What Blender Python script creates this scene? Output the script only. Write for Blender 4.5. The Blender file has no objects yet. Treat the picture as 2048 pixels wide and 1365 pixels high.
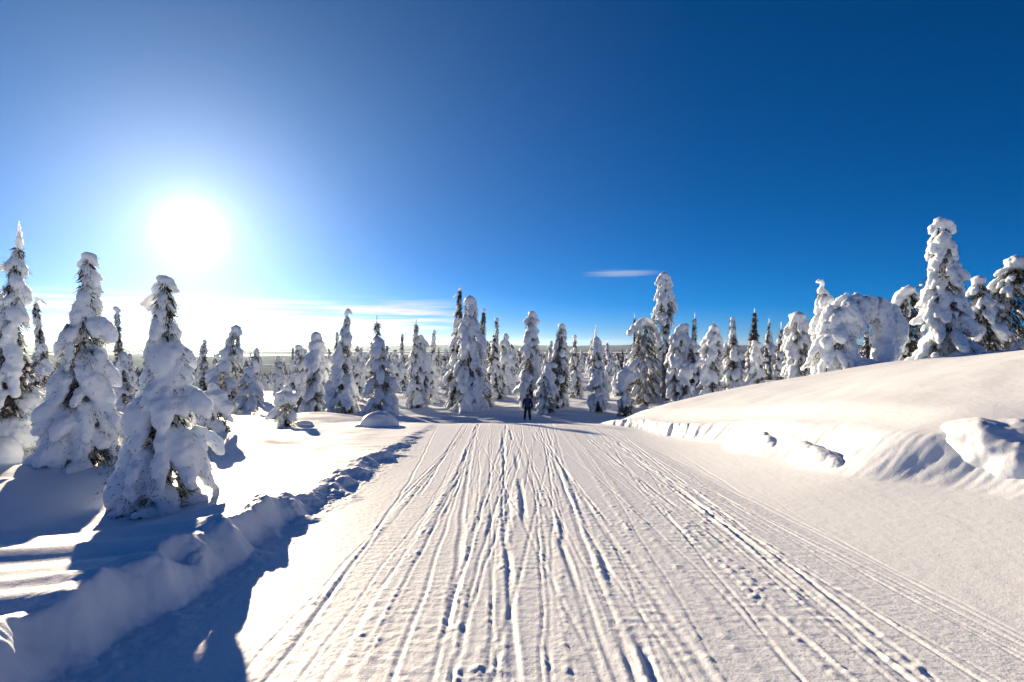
import bpy, bmesh, math, random
import numpy as np
from mathutils import Vector, Matrix

R = math.radians
SC = bpy.context.scene
COL = SC.collection

# ------------------------------------------------------------------ camera
EYE = 1.70
cam_d = bpy.data.cameras.new('camera')
cam_d.lens = 20.0
cam_d.sensor_width = 36.0
cam_d.clip_start = 0.05
cam_d.clip_end = 60000.0
cam = bpy.data.objects.new('camera', cam_d)
COL.objects.link(cam)
cam.location = (0.0, 0.0, EYE)
cam.rotation_euler = (R(90.3), 0.0, 0.0)
SC.camera = cam

# ------------------------------------------------------------------ sky, sun, exposure
SUN_AZ = R(-29.5)          # measured from straight ahead (+Y), negative is to the left
SUN_EL = R(9.9)
world = bpy.data.worlds.new('World')
SC.world = world
world.use_nodes = True
wn, wl = world.node_tree.nodes, world.node_tree.links
wn.clear()

def N(nodes, kind, **kw):
    n = nodes.new(kind)
    for k, v in kw.items():
        if k == 'inp':
            for a, b in v.items():
                n.inputs[a].default_value = b
        else:
            setattr(n, k, v)
    return n

w_out = N(wn, 'ShaderNodeOutputWorld')
w_bg = N(wn, 'ShaderNodeBackground', inp={'Strength': 0.05})
sky = N(wn, 'ShaderNodeTexSky', sky_type='NISHITA', sun_disc=False)
sky.sun_elevation = SUN_EL
sky.sun_rotation = SUN_AZ
sky.altitude = 350.0
sky.air_density = 0.48
sky.dust_density = 0.12
sky.ozone_density = 5.0
w_sat = N(wn, 'ShaderNodeHueSaturation', inp={'Saturation': 1.22, 'Value': 0.92})
wl.new(sky.outputs[0], w_sat.inputs['Color'])

# thin clouds: streaks low over the horizon and one faint wisp, laid on a flat cloud deck far overhead
geo = N(wn, 'ShaderNodeTexCoord')
sep = N(wn, 'ShaderNodeSeparateXYZ')
wl.new(geo.outputs['Generated'], sep.inputs[0])
def wmath(op, a, b=None, c=None, clamp=False):
    n = N(wn, 'ShaderNodeMath', operation=op, use_clamp=clamp)
    for i, v in enumerate((a, b, c)):
        if v is None:
            continue
        if isinstance(v, (int, float)):
            n.inputs[i].default_value = v
        else:
            wl.new(v, n.inputs[i])
    return n.outputs[0]
X, Y, Z = sep.outputs[0], sep.outputs[1], sep.outputs[2]
az = wmath('ARCTAN2', X, Y)
hor = wmath('SQRT', wmath('ADD', wmath('MULTIPLY', X, X), wmath('MULTIPLY', Y, Y)))
el = wmath('ARCTAN2', Z, hor)
comb = N(wn, 'ShaderNodeCombineXYZ')
wl.new(wmath('MULTIPLY', az, 5.0), comb.inputs[0])
wl.new(wmath('MULTIPLY', el, 95.0), comb.inputs[1])
noi = N(wn, 'ShaderNodeTexNoise', noise_dimensions='3D', inp={'Scale': 1.0, 'Detail': 5.0, 'Roughness': 0.55})
wl.new(comb.outputs[0], noi.inputs['Vector'])
def sstep(v, a, b):
    n = N(wn, 'ShaderNodeMapRange', interpolation_type='SMOOTHSTEP', inp={'From Min': a, 'From Max': b})
    wl.new(v, n.inputs['Value'])
    return n.outputs[0]
band = wmath('MULTIPLY', sstep(el, 0.012, 0.03), sstep(el, 0.085, 0.055))
streak = wmath('MULTIPLY', sstep(noi.outputs[0], 0.39, 0.56), band)
# the streaks lie on the sunward side of the sky and thin out away from it
streak = wmath('MULTIPLY', streak, sstep(az, -0.03, -0.2))
# one wisp
dx = wmath('DIVIDE', wmath('SUBTRACT', az, 0.19), 0.075)
dy = wmath('DIVIDE', wmath('SUBTRACT', el, 0.122), 0.0085)
rr = wmath('SQRT', wmath('ADD', wmath('MULTIPLY', dx, dx), wmath('MULTIPLY', dy, dy)))
noi2 = N(wn, 'ShaderNodeTexNoise', noise_dimensions='3D', inp={'Scale': 2.2, 'Detail': 4.0, 'Roughness': 0.6})
wl.new(comb.outputs[0], noi2.inputs['Vector'])
wisp = wmath('MULTIPLY', sstep(wmath('ADD', rr, wmath('MULTIPLY', wmath('SUBTRACT', noi2.outputs[0], 0.5), 1.1)), 1.0, 0.1), 0.30)
cl = wmath('MAXIMUM', wmath('MULTIPLY', streak, 0.85), wisp, clamp=True)
# the bright aureole round the low sun: ice crystals in the air scatter its light forward
_sd = (math.sin(SUN_AZ) * math.cos(SUN_EL), math.cos(SUN_AZ) * math.cos(SUN_EL), math.sin(SUN_EL))
dotn = N(wn, 'ShaderNodeVectorMath', operation='DOT_PRODUCT')
wl.new(geo.outputs['Generated'], dotn.inputs[0]); dotn.inputs[1].default_value = _sd
theta = wmath('MULTIPLY', wmath('ARCCOSINE', wmath('MINIMUM', dotn.outputs['Value'], 1.0)), 57.2958)
def lobe_(amp, wdt):
    return wmath('MULTIPLY', wmath('EXPONENT', wmath('DIVIDE', theta, -wdt)), amp)
aur = wmath('ADD', lobe_(45.0, 0.8), lobe_(6.8, 5.7))
aurc = N(wn, 'ShaderNodeVectorMath', operation='SCALE')
aurc.inputs[0].default_value = (1.0, .985, .97)
wl.new(aur, aurc.inputs['Scale'])
aurb = N(wn, 'ShaderNodeVectorMath', operation='MULTIPLY_ADD')
aurb.inputs[0].default_value = (.66, 1.05, 1.12)
wl.new(wmath('MAXIMUM', wmath('SUBTRACT', lobe_(2.2, 15.0), .09), 0.0), aurb.inputs[1])
wl.new(aurc.outputs[0], aurb.inputs[2])
aadd = N(wn, 'ShaderNodeVectorMath', operation='ADD')
wl.new(w_sat.outputs[0], aadd.inputs[0]); wl.new(aurb.outputs[0], aadd.inputs[1])
cmix = N(wn, 'ShaderNodeMix', data_type='RGBA', blend_type='MIX')
wl.new(cl, cmix.inputs['Factor'])
wl.new(aadd.outputs[0], cmix.inputs['A'])
cmix.inputs['B'].default_value = (8.6, 7.8, 6.9, 1.0)
wl.new(cmix.outputs['Result'], w_bg.inputs['Color'])
wl.new(w_bg.outputs[0], w_out.inputs['Surface'])

sun_d = bpy.data.lights.new('sun', 'SUN')
sun_d.energy = 5.0
sun_d.angle = R(0.5)
sun_d.color = (1.0, 0.785, 0.53)
sun = bpy.data.objects.new('sun', sun_d)
COL.objects.link(sun)
SUN_DIR = Vector((math.sin(SUN_AZ) * math.cos(SUN_EL), math.cos(SUN_AZ) * math.cos(SUN_EL), math.sin(SUN_EL)))
sun.rotation_euler = SUN_DIR.to_track_quat('Z', 'Y').to_euler()
sun.location = SUN_DIR * 60

vs = SC.view_settings
vs.view_transform = 'Standard'
vs.look = 'None'
vs.gamma = 1.0
vs.use_curve_mapping = False
vs.exposure = 1.23
SC.cycles.use_denoising = True
SC.cycles.max_bounces = 6
SC.cycles.diffuse_bounces = 4

# ------------------------------------------------------------------ noise helpers
def _hash(ix, iy, seed):
    h = (ix.astype(np.int64) * 374761393 + iy.astype(np.int64) * 668265263 + seed * 1442695041) & 0x7fffffff
    h = ((h ^ (h >> 13)) * 1274126177) & 0x7fffffff
    h = ((h ^ (h >> 16)) * 2246822519) & 0x7fffffff
    return (h ^ (h >> 15)) & 0xffff

def pnoise(x, y, seed=0):
    """2-D gradient noise, about -1..1"""
    x = np.asarray(x, dtype=np.float64); y = np.asarray(y, dtype=np.float64)
    x, y = np.broadcast_arrays(x, y)
    ix, iy = np.floor(x), np.floor(y)
    fx, fy = x - ix, y - iy
    ux = fx * fx * fx * (fx * (fx * 6 - 15) + 10)
    uy = fy * fy * fy * (fy * (fy * 6 - 15) + 10)
    out = 0
    for ox in (0, 1):
        for oy in (0, 1):
            a = _hash(ix + ox, iy + oy, seed) * (2 * np.pi / 65536.0)
            g = np.cos(a) * (fx - ox) + np.sin(a) * (fy - oy)
            out = out + g * (ux if ox else 1 - ux) * (uy if oy else 1 - uy)
    return out * 1.5

def fbm(x, y, seed=0, octs=4, gain=0.5):
    s, a = 0, 1.0
    for k in range(octs):
        s = s + a * pnoise(x * 2 ** k, y * 2 ** k, seed + k * 17)
        a *= gain
    return s

def ss(a, b, v):
    t = np.clip((v - a) / (b - a), 0, 1)
    return t * t * (3 - 2 * t)

# ------------------------------------------------------------------ the lie of the land
def pchip(px, py):
    px, py = np.array(px, float), np.array(py, float)
    h = np.diff(px); d = np.diff(py) / h
    m = np.zeros_like(py)
    m[0], m[-1] = d[0], d[-1]
    for i in range(1, len(px) - 1):
        if d[i - 1] * d[i] > 0:
            w1, w2 = 2 * h[i] + h[i - 1], h[i] + 2 * h[i - 1]
            m[i] = (w1 + w2) / (w1 / d[i - 1] + w2 / d[i])
    def f(v):
        v = np.asarray(v, float)
        i = np.clip(np.searchsorted(px, v) - 1, 0, len(px) - 2)
        t = np.clip((v - px[i]) / h[i], 0, 1)
        t2, t3 = t * t, t * t * t
        return ((2 * t3 - 3 * t2 + 1) * py[i] + (t3 - 2 * t2 + t) * h[i] * m[i]
                + (-2 * t3 + 3 * t2) * py[i + 1] + (t3 - t2) * h[i] * m[i + 1])
    return f

grade = pchip([-200, -60, 0, 10, 17, 19, 24, 30, 34, 38.5, 44, 52, 100, 200, 500, 1500, 3000, 30000],
              [8, 2.8, 0, -.51, -.88, -1.0, -1.75, -2.75, -3.24, -3.55, -3.55, -3.62, -4.3, -9, -30, -88, -118, -118])
bank_h = pchip([-200, 0, 4, 5.8, 6.9, 8, 12, 16, 20, 40], [.35, .35, .35, .31, .26, .12, .10, .05, .02, .0])
toe_x = pchip([-60, 0, 3, 5, 6.5, 7.8, 9.5, 11.5, 14, 17, 20, 24, 60], [9.0, 7.6, 6.9, 6.2, 5.55, 4.9, 4.75, 4.7, 4.45, 3.9, 3.3, 3.4, 8])
lip_h = pchip([-60, 0, 5, 6.5, 8, 10, 12, 14, 18, 20, 22, 60], [.45, .45, .45, .45, .40, .38, .37, .36, .24, .10, 0, 0])
left_edge = lambda y: -2.38 + .10 * pnoise(y * .55, 3.1, 5) + .05 * pnoise(y * 2.1, 1.7, 6) + .02 * pnoise(y * 7, 1.7, 8)
TRAIL_L, TRAIL_R = -2.62, 3.15

def base_height(x, y):
    x = np.asarray(x, float); y = np.asarray(y, float)
    sh = 4.5 * ss(-3.5, -8, x)
    z = grade(y - sh)
    dist = np.hypot(x, y)
    # left: the cut edge of the deeper snow and the field behind it
    e = left_edge(y)
    d = e - x
    B = bank_h(y) * (1 + .35 * pnoise(y * .9, 7.7, 9) + .18 * pnoise(y * 3.1, 2.2, 10))
    step = ss(0, .34, d + .10 * pnoise(x * 3, y * 3, 11))
    fall = np.exp(-np.maximum(d - .4, 0) / 2.2)
    near = ss(40, 20, np.abs(y))
    left = B * step * (.25 + .75 * fall) - .30 * ss(.8, 5, d) * near
    z = z + np.where(d > 0, left, 0)
    und = .17 * pnoise(x * .23, y * .23, 21) + (.10 * pnoise(x * .55, y * .5, 22) + .03 * pnoise(x * 1.3, y * 1.2, 23)) * (.35 + .65 * ss(5, 10, y))
    z = z + und * ss(.3, 2.2, d) * near
    z = z - .22 * np.exp(-((x + 6.0) ** 2 / 5.0 + (y - 6.6) ** 2 / 1.6)) + .16 * np.exp(-((x + 5.2) ** 2 / 3.0 + (y - 5.0) ** 2 / .5))
    # right: apron, cut face and the great drift behind it
    tx = toe_x(y) + .22 * pnoise(y * .62, 4.4, 31) + .05 * pnoise(y * 1.3, 4.4, 32)
    r = x - tx
    ta = np.clip((x - TRAIL_R) / np.maximum(toe_x(y) + .3 - TRAIL_R, .4), 0, 1)
    apron = .46 * ta ** 1.25 * ss(17, 9, y)
    lip = lip_h(y)
    lip = lip * (1 + (.12 * pnoise(y * .7, 2.0, 34) + .06 * pnoise(y * 2.2, x * .6, 33)) * np.exp(-np.maximum(r, 0) / .30))
    soft = .75 * ss(14.5, 11.5, y) * (.8 + .5 * pnoise(y * .6, 1.0, 39))          # a sharp cut far along, slumped nearer by
    cut = (.05 * pnoise(y * 4.0, x * 1.5, 38) + .05 * pnoise(y * 11.0, x * 4, 37)) * (1 - soft)
    face = lip * ss(-.05 - .55 * soft, .13 + .55 * soft, r + cut)
    r0 = x - toe_x(y)
    rise = .29 * np.maximum(r0, 0) * ss(0, 1.2, r0)
    rise = 2.83 * (1 - np.exp(-rise / 2.4))
    yfade = ss(27, 18, y - .10 * np.maximum(x - 6, 0)) * ss(-40, -8, y)
    keep = .78 * ss(6.5, 13, x) * ss(75, 34, y)
    yfade = np.maximum(yfade, keep)
    z = z + (apron + face + rise) * yfade
    z = z + (.05 * pnoise(x * .35, y * .35, 35) + .012 * pnoise(x * 1.6, y * 1.6, 36)) * ss(.4, 2, r) * near
    # plateau beyond the crest: gentle drifts
    far = ss(26, 34, y)
    z = z + far * (.30 * pnoise(x * .08, y * .08, 41) + .16 * pnoise(x * .22, y * .22, 42) + .06 * pnoise(x * .6, y * .6, 43)) * ss(3000, 300, dist)
    # the land drops sooner on the left
    z = z - 5.5 * ss(-8, -70, x) * ss(30, 130, y) * ss(900, 300, dist)
    # wooded ground to the right stays a little higher
    z = z + .9 * ss(6, 30, x) * ss(20, 34, y) * ss(400, 90, y)
    return z

rng = np.random.RandomState(7)
TRACKS = []
def _track(kind, n, w, depth):
    for k in range(n):
        x0 = rng.uniform(-1.55, 3.3)
        sl = rng.uniform(-.13, .13) if k % 4 == 0 else rng.uniform(-.035, .035)
        if kind == 'belt':
            x0 = np.array([.25, .95, 1.55, 2.15, -.55, -1.35])[k % 6] + rng.uniform(-.1, .1)
        TRACKS.append((kind, x0, sl, rng.uniform(.05, .26), rng.uniform(3, 9), rng.uniform(0, 6.3),
                       rng.uniform(*w), rng.uniform(*depth), rng.uniform(-4, 10), rng.uniform(10, 30), k))
_track('belt', 6, (.17, .21), (.010, .018))
_track('groove', 20, (.016, .030), (.024, .050))
_track('line', 70, (.009, .016), (.018, .036))
_track('rut', 8, (.022, .045), (.05, .12))

def trail_detail(x, y):
    z = np.zeros_like(x)
    fade = .155 * (1 - .25 * ss(6, 18, y))
    rough = np.zeros_like(x)
    for (kind, x0, sl, A, L, ph, w, dep, ya, yb, k) in TRACKS:
        c = x0 + sl * (y - 4) + A * np.sin(y / L + ph) + .02 * pnoise(y * 1.3, k * 3.7, 51)
        c = c * (1 + .0 * y)
        t = (x - c) / w
        on = ss(ya - 2, ya, y) * ss(yb + 3, yb, y)
        if kind == 'belt':
            on = np.ones_like(y) * .9
            flat = ss(1.25, .95, np.abs(t))
            ribs = np.sin(2 * np.pi * y / .115 + 1.5 * pnoise(x * 2, y * 1.5, 53)) * .5 + .5
            rmask = ss(-.25, .35, pnoise(x * .8, y * .45, 54 + k))
            z -= on * flat * dep
            z += on * ss(1.05, .8, np.abs(t)) * rmask * ribs * .022 * ss(13, 6, y) * (.6 + .6 * pnoise(x * 9, y * 9, 55))
            b = np.exp(-((np.abs(t) - 1.35) / .22) ** 2)
            z += on * b * .020
            rough += b * .9 + flat * rmask * .35
        elif kind in ('groove', 'line'):
            z -= on * dep * np.exp(-t ** 4)
            z += on * dep * .45 * np.exp(-((np.abs(t) - 1.9) / .55) ** 2)
            rough += .25 * np.exp(-((np.abs(t) - 2.2) / 1.2) ** 2) * on
        else:
            br = ss(-.15, .3, pnoise(y * .55, k * 9.1, 56))
            z -= on * dep * br * np.exp(-t ** 4)
            z += on * br * dep * .9 * np.exp(-((t + 1.7) / .7) ** 2) * (.7 + .8 * pnoise(x * 7, y * 7, 57))
            rough += br * on * 1.1 * np.exp(-((t + 1.2) / 1.8) ** 2)
    # crumbled snow thrown up beside the ruts, strips of it between the smooth tracks
    strip = ss(.05, .5, pnoise(x * 1.1, y * .22, 61) + .35 * pnoise(x * 3.4, y * .8, 62))
    rough = np.clip(rough + .55 * strip, 0, 1.3)
    crumb = np.abs(pnoise(x * 13, y * 7.5, 63)) + .7 * np.abs(pnoise(x * 24, y * 15, 64)) * ss(-.3, .3, pnoise(x * 2.7, y * 1.9, 69))
    crumb = crumb - .35
    z += rough * (np.clip(crumb, -.12, .9) * .045 + np.clip(crumb - .22, 0, .9) * .05)
    chunk = ss(.42, .62, pnoise(x * 6.5, y * 6.0, 65)) * ss(.1, .6, pnoise(x * .7, y * .5, 66) + rough * .25)
    z += chunk * .008
    z += .010 * pnoise(x * 2.4, y * 1.0, 67) + .018 * pnoise(x * .9, y * .35, 68)
    return z * fade

def height(x, y):
    x = np.asarray(x, float); y = np.asarray(y, float)
    x, y = np.broadcast_arrays(x, y)
    z = base_height(x, y)
    m = ss(-2.75, -2.25, x) * ss(3.75, 2.9, x) * ss(-6, -2, y) * ss(27, 20, y)
    idx = m > 0
    if idx.any():
        zz = np.zeros_like(z)
        zz[idx] = trail_detail(x[idx], y[idx]) * m[idx]
        z = z + zz
    # broken lumps along the left cut edge
    d = left_edge(y) - x
    em = np.exp(-((d - .12) / .30) ** 2) * ss(18, 10, y) * ss(-10, -4, y)
    lumps = ss(.15, .6, pnoise(x * 2.6, y * 2.2, 71)) * .05 + np.abs(pnoise(x * 9, y * 8, 72)) * .03 + np.abs(pnoise(x * 19, y * 17, 73)) * .014
    z = z + em * lumps
    # curving ruts on the flat below the crest, where the trail swings to the right
    q = ss(31, 35, y) * ss(56, 50, y) * ss(-7, -4, x) * ss(11, 8, x)
    if (q > 0).any():
        v = y + .085 * (x - 1.0) ** 2 * np.where(x > 1.0, 1.0, .25)
        for k, (c, hgt) in enumerate(((36.5, .07), (38.0, .10), (39.6, .12), (41.4, .12), (44.2, .18), (46.8, .12))):
            wob = .25 * pnoise(x * .45, k * 5.1, 81)
            z = z + q * hgt * np.exp(-((v - c - wob) / .28) ** 2)
    return z

# ------------------------------------------------------------------ materials
def new_mat(name):
    m = bpy.data.materials.new(name)
    m.use_nodes = True
    nt = m.node_tree
    nt.nodes.clear()
    out = N(nt.nodes, 'ShaderNodeOutputMaterial')
    b = N(nt.nodes, 'ShaderNodeBsdfPrincipled')
    nt.links.new(b.outputs[0], out.inputs['Surface'])
    return m, nt, b, out

def noise_node(nt, scale, detail=4.0, rough=0.55, coord='Object'):
    tc = N(nt.nodes, 'ShaderNodeTexCoord')
    n = N(nt.nodes, 'ShaderNodeTexNoise', inp={'Scale': scale, 'Detail': detail, 'Roughness': rough})
    nt.links.new(tc.outputs[coord], n.inputs['Vector'])
    return n

def ramp(nt, src, stops):
    r = N(nt.nodes, 'ShaderNodeValToRGB')
    el_ = r.color_ramp.elements
    el_[0].position, el_[0].color = stops[0][0], (*stops[0][1], 1)
    el_[1].position, el_[1].color = stops[-1][0], (*stops[-1][1], 1)
    for p, c in stops[1:-1]:
        e = el_.new(p); e.color = (*c, 1)
    nt.links.new(src, r.inputs[0])
    return r

def snow_material(name, grain, grain_amt, lump, lump_amt, ripple=0.0, tint=(.82, .875, .935)):
    m, nt, b, out = new_mat(name)
    b.inputs['Roughness'].default_value = .55
    b.inputs['Specular IOR Level'].default_value = .22
    n0 = noise_node(nt, 1.3, 3)
    c = ramp(nt, n0.outputs[0], [(.3, tuple(v * .97 for v in tint)), (.7, tint)])
    nt.links.new(c.outputs[0], b.inputs['Base Color'])
    n1 = noise_node(nt, lump, 5, .6)
    b1 = N(nt.nodes, 'ShaderNodeBump', inp={'Strength': lump_amt, 'Distance': .05})
    nt.links.new(n1.outputs[0], b1.inputs['Height'])
    mp = N(nt.nodes, 'ShaderNodeMapping', inp={'Rotation': (0, 0, .5), 'Scale': (1.0, .22, 1.0)})
    tc = N(nt.nodes, 'ShaderNodeTexCoord'); nt.links.new(tc.outputs['Object'], mp.inputs['Vector'])
    n3 = N(nt.nodes, 'ShaderNodeTexNoise', inp={'Scale': 5.5, 'Detail': 5.0, 'Roughness': .6})
    nt.links.new(mp.outputs[0], n3.inputs['Vector'])
    b3 = N(nt.nodes, 'ShaderNodeBump', inp={'Strength': ripple, 'Distance': .05})
    nt.links.new(n3.outputs[0], b3.inputs['Height'])
    nt.links.new(b3.outputs[0], b1.inputs['Normal'])
    n2 = noise_node(nt, grain, 2, .7)
    b2 = N(nt.nodes, 'ShaderNodeBump', inp={'Strength': grain_amt, 'Distance': .006})
    nt.links.new(n2.outputs[0], b2.inputs['Height'])
    nt.links.new(b1.outputs[0], b2.inputs['Normal'])
    nt.links.new(b2.outputs[0], b.inputs['Normal'])
    return m

MAT = {}
MAT['trail'] = snow_material('packed_snow', 90, .30, 14, .22)
MAT['snow'] = snow_material('drift_snow', 70, .40, 9, .12, .16)
MAT['clump'] = snow_material('tree_snow', 45, .25, 7, .35)
_b = [n for n in MAT['clump'].node_tree.nodes if n.type == 'BSDF_PRINCIPLED'][0]
_b.inputs['Subsurface Weight'].default_value = 1.0          # light soaks through the packed snow
_b.inputs['Subsurface Radius'].default_value = (1.0, 1.0, 1.0)
_b.inputs['Subsurface Scale'].default_value = .10

def far_ground_material():
    """snow near by; kilometres away the plain is forest with open bogs"""
    m, nt, b, out = new_mat('far_plain')
    b.inputs['Roughness'].default_value = .9
    b.inputs['Specular IOR Level'].default_value = 0
    g = N(nt.nodes, 'ShaderNodeNewGeometry')
    ln = N(nt.nodes, 'ShaderNodeVectorMath', operation='LENGTH')
    nt.links.new(g.outputs['Position'], ln.inputs[0])
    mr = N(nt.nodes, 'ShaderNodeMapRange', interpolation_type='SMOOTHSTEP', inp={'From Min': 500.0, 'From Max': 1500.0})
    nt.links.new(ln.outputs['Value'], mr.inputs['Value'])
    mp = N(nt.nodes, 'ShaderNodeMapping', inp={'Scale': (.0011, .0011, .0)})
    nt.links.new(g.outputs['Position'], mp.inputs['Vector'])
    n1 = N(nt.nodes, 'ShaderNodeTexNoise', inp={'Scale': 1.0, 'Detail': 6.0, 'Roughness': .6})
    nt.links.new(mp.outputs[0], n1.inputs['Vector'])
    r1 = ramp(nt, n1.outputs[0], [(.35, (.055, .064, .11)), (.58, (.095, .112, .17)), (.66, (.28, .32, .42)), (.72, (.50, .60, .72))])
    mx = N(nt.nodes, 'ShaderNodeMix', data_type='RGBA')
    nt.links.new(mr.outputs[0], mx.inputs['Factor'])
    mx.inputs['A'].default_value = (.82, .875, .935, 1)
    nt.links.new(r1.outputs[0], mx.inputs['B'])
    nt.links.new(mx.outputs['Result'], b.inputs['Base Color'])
    return m
MAT['far'] = far_ground_material()

m_, nt_, b_, o_ = new_mat('lake_snow')
b_.inputs['Base Color'].default_value = (.82, .86, .90, 1)
b_.inputs['Roughness'].default_value = .5
MAT['lake'] = m_

m_, nt_, b_, o_ = new_mat('hill_forest')
n_ = noise_node(nt_, .0016, 6, .6)
c_ = ramp(nt_, n_.outputs[0], [(.4, (.055, .068, .125)), (.6, (.09, .115, .19)), (.72, (.27, .34, .46))])
nt_.links.new(c_.outputs[0], b_.inputs['Base Color'])
b_.inputs['Roughness'].default_value = .95
b_.inputs['Specular IOR Level'].default_value = 0
MAT['hill'] = m_

# ------------------------------------------------------------------ mesh helpers
def grid_faces(nr, nc, mask=None):
    i = np.arange(nr - 1)[:, None] * nc + np.arange(nc - 1)[None, :]
    f = np.stack([i, i + 1, i + nc + 1, i + nc], -1).reshape(-1, 4)
    return f if mask is None else f[mask.reshape(-1)]

def mesh_np(name, v, f, mat, smooth=True):
    me = bpy.data.meshes.new(name)
    v = np.asarray(v, np.float32); f = np.asarray(f, np.int32)
    k = f.shape[1]
    me.vertices.add(len(v)); me.vertices.foreach_set('co', v.ravel())
    me.loops.add(f.size); me.loops.foreach_set('vertex_index', f.ravel())
    me.polygons.add(len(f))
    me.polygons.foreach_set('loop_start', np.arange(0, f.size, k, dtype=np.int32))
    me.polygons.foreach_set('loop_total', np.full(len(f), k, np.int32))
    me.update(calc_edges=True)
    if smooth:
        me.polygons.foreach_set('use_smooth', np.ones(len(f), bool))
    if mat is not None:
        me.materials.append(mat)
    return me

def link(name, me, parent=None, label=None, cat=None, group=None, kind=None, loc=None):
    o = bpy.data.objects.new(name, me)
    COL.objects.link(o)
    if parent is not None:
        o.parent = parent
    if loc is not None:
        o.location = loc
    for k, v in (('label', label), ('category', cat), ('group', group), ('kind', kind)):
        if v:
            o[k] = v
    return o

def grow(a, b, step0, ratio):
    out, s = [], step0
    x = a
    sgn = 1 if b > a else -1
    while (x - b) * sgn < 0:
        s *= ratio
        x += sgn * s
        out.append(x)
    out[-1] = b
    return out

# ------------------------------------------------------------------ the ground
xs_mid = np.arange(-3.1, 3.75, .0145)
xs = np.array(sorted(grow(xs_mid[0], -48, .0145, 1.036)) + list(xs_mid) + grow(xs_mid[-1], 48, .0145, 1.036))
ys = [2.0]
while ys[-1] < 22:
    ys.append(ys[-1] * 1.0040)
ys = sorted(grow(2.0, -16, .008, 1.08)) + ys + grow(ys[-1], 74, ys[-1] * .004, 1.006)
ys = np.array(ys)
GX, GY = np.meshgrid(xs, ys)
GZ = height(GX, GY)
V = np.stack([GX, GY, GZ], -1).reshape(-1, 3)
cx = (GX[:-1, :-1] + GX[1:, 1:]) * .5
cy = (GY[:-1, :-1] + GY[1:, 1:]) * .5
trail_m = (cx > TRAIL_L) & (cx < TRAIL_R) & (cy < 58)
bank_m = (cx >= TRAIL_R) & (cy < 26) & (cx < 40)
def ground_piece(name, mask, mat, label):
    f = grid_faces(len(ys), len(xs), mask)
    used = np.unique(f)
    remap = np.zeros(len(V), np.int64); remap[used] = np.arange(len(used))
    link(name, mesh_np(name, V[used], remap[f], mat), label=label, kind='structure')
ground_piece('ski_trail', trail_m, MAT['trail'], 'groomed snow trail full of ski and snowmobile tracks')
ground_piece('snow_bank', bank_m, MAT['snow'], 'great smooth snow drift with a cut face beside the trail')
ground_piece('snow_field', ~(trail_m | bank_m), MAT['snow'], 'untracked snow field under the snowy trees')

def far_height(x, y):
    z = base_height(x, y)
    near = ss(50, 44, np.abs(x)) * ss(76, 70, y) * ss(-20, -14, y)
    return z - 1.2 * near
fx = np.array(sorted(grow(0, -26000, 2.0, 1.075)) + [0] + grow(0, 26000, 2.0, 1.075))
fy = np.array(sorted(grow(0, -3000, 2.0, 1.15)) + [0] + grow(0, 30000, 1.6, 1.05))
FX, FY = np.meshgrid(fx, fy)
FV = np.stack([FX, FY, far_height(FX, FY)], -1).reshape(-1, 3)
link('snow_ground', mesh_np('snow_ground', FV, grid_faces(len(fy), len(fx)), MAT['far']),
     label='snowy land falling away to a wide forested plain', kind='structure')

# frozen lakes on the plain
def lake(cx_, cy_, rx, ry, seed):
    n = 64
    a = np.linspace(0, 2 * np.pi, n, endpoint=False)
    r = 1 + .30 * pnoise(np.cos(a) * 1.7 + seed, np.sin(a) * 1.7, seed) + .12 * pnoise(np.cos(a) * 5 + seed, np.sin(a) * 5, seed + 1)
    x = cx_ + rx * r * np.cos(a); y = cy_ + ry * r * np.sin(a)
    z0 = float(base_height(np.array([cx_]), np.array([cy_]))[0]) + 9.0
    v = np.concatenate([np.stack([x, y, np.full(n, z0)], -1), [[cx_, cy_, z0]]])
    f = [[i, (i + 1) % n, n] for i in range(n)]
    link('lake', mesh_np('lake', v, f, MAT['lake'], False), label='frozen snow covered lake far out on the forested plain', kind='structure')
for cx_, cy_, rx, ry, sd in ((-2500, 5700, 900, 420, 3), (-2300, 8600, 1500, 500, 5), (-4300, 7000, 800, 420, 8), (-900, 6400, 620, 300, 12),
                             (-5600, 6300, 1400, 380, 15), (1500, 7600, 1300, 420, 18), (-4200, 4300, 500, 160, 21)):
    lake(cx_, cy_, rx, ry, sd)

# hills on the horizon
ha = np.linspace(R(-75), R(75), 260)
rows = []
for k, (d, q) in enumerate(((14500, 0), (16200, .55), (18000, 1.0), (20500, .45), (23000, 0))):
    hh = 95 + 55 * fbm(ha * 3.0, 0 * ha + 2.0, 91, 4) + 45 * ss(-.2, -.75, ha) + 12 * pnoise(ha * 30, 0 * ha, 95)
    rows.append(np.stack([np.sin(ha) * d, np.cos(ha) * d, -122 + hh * q + (1 if q == 0 else 0)], -1))
hv = np.concatenate(rows)
link('hills', mesh_np('hills', hv, grid_faces(5, len(ha)), MAT['hill']), label='low forested hills along the horizon', kind='structure')

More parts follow.
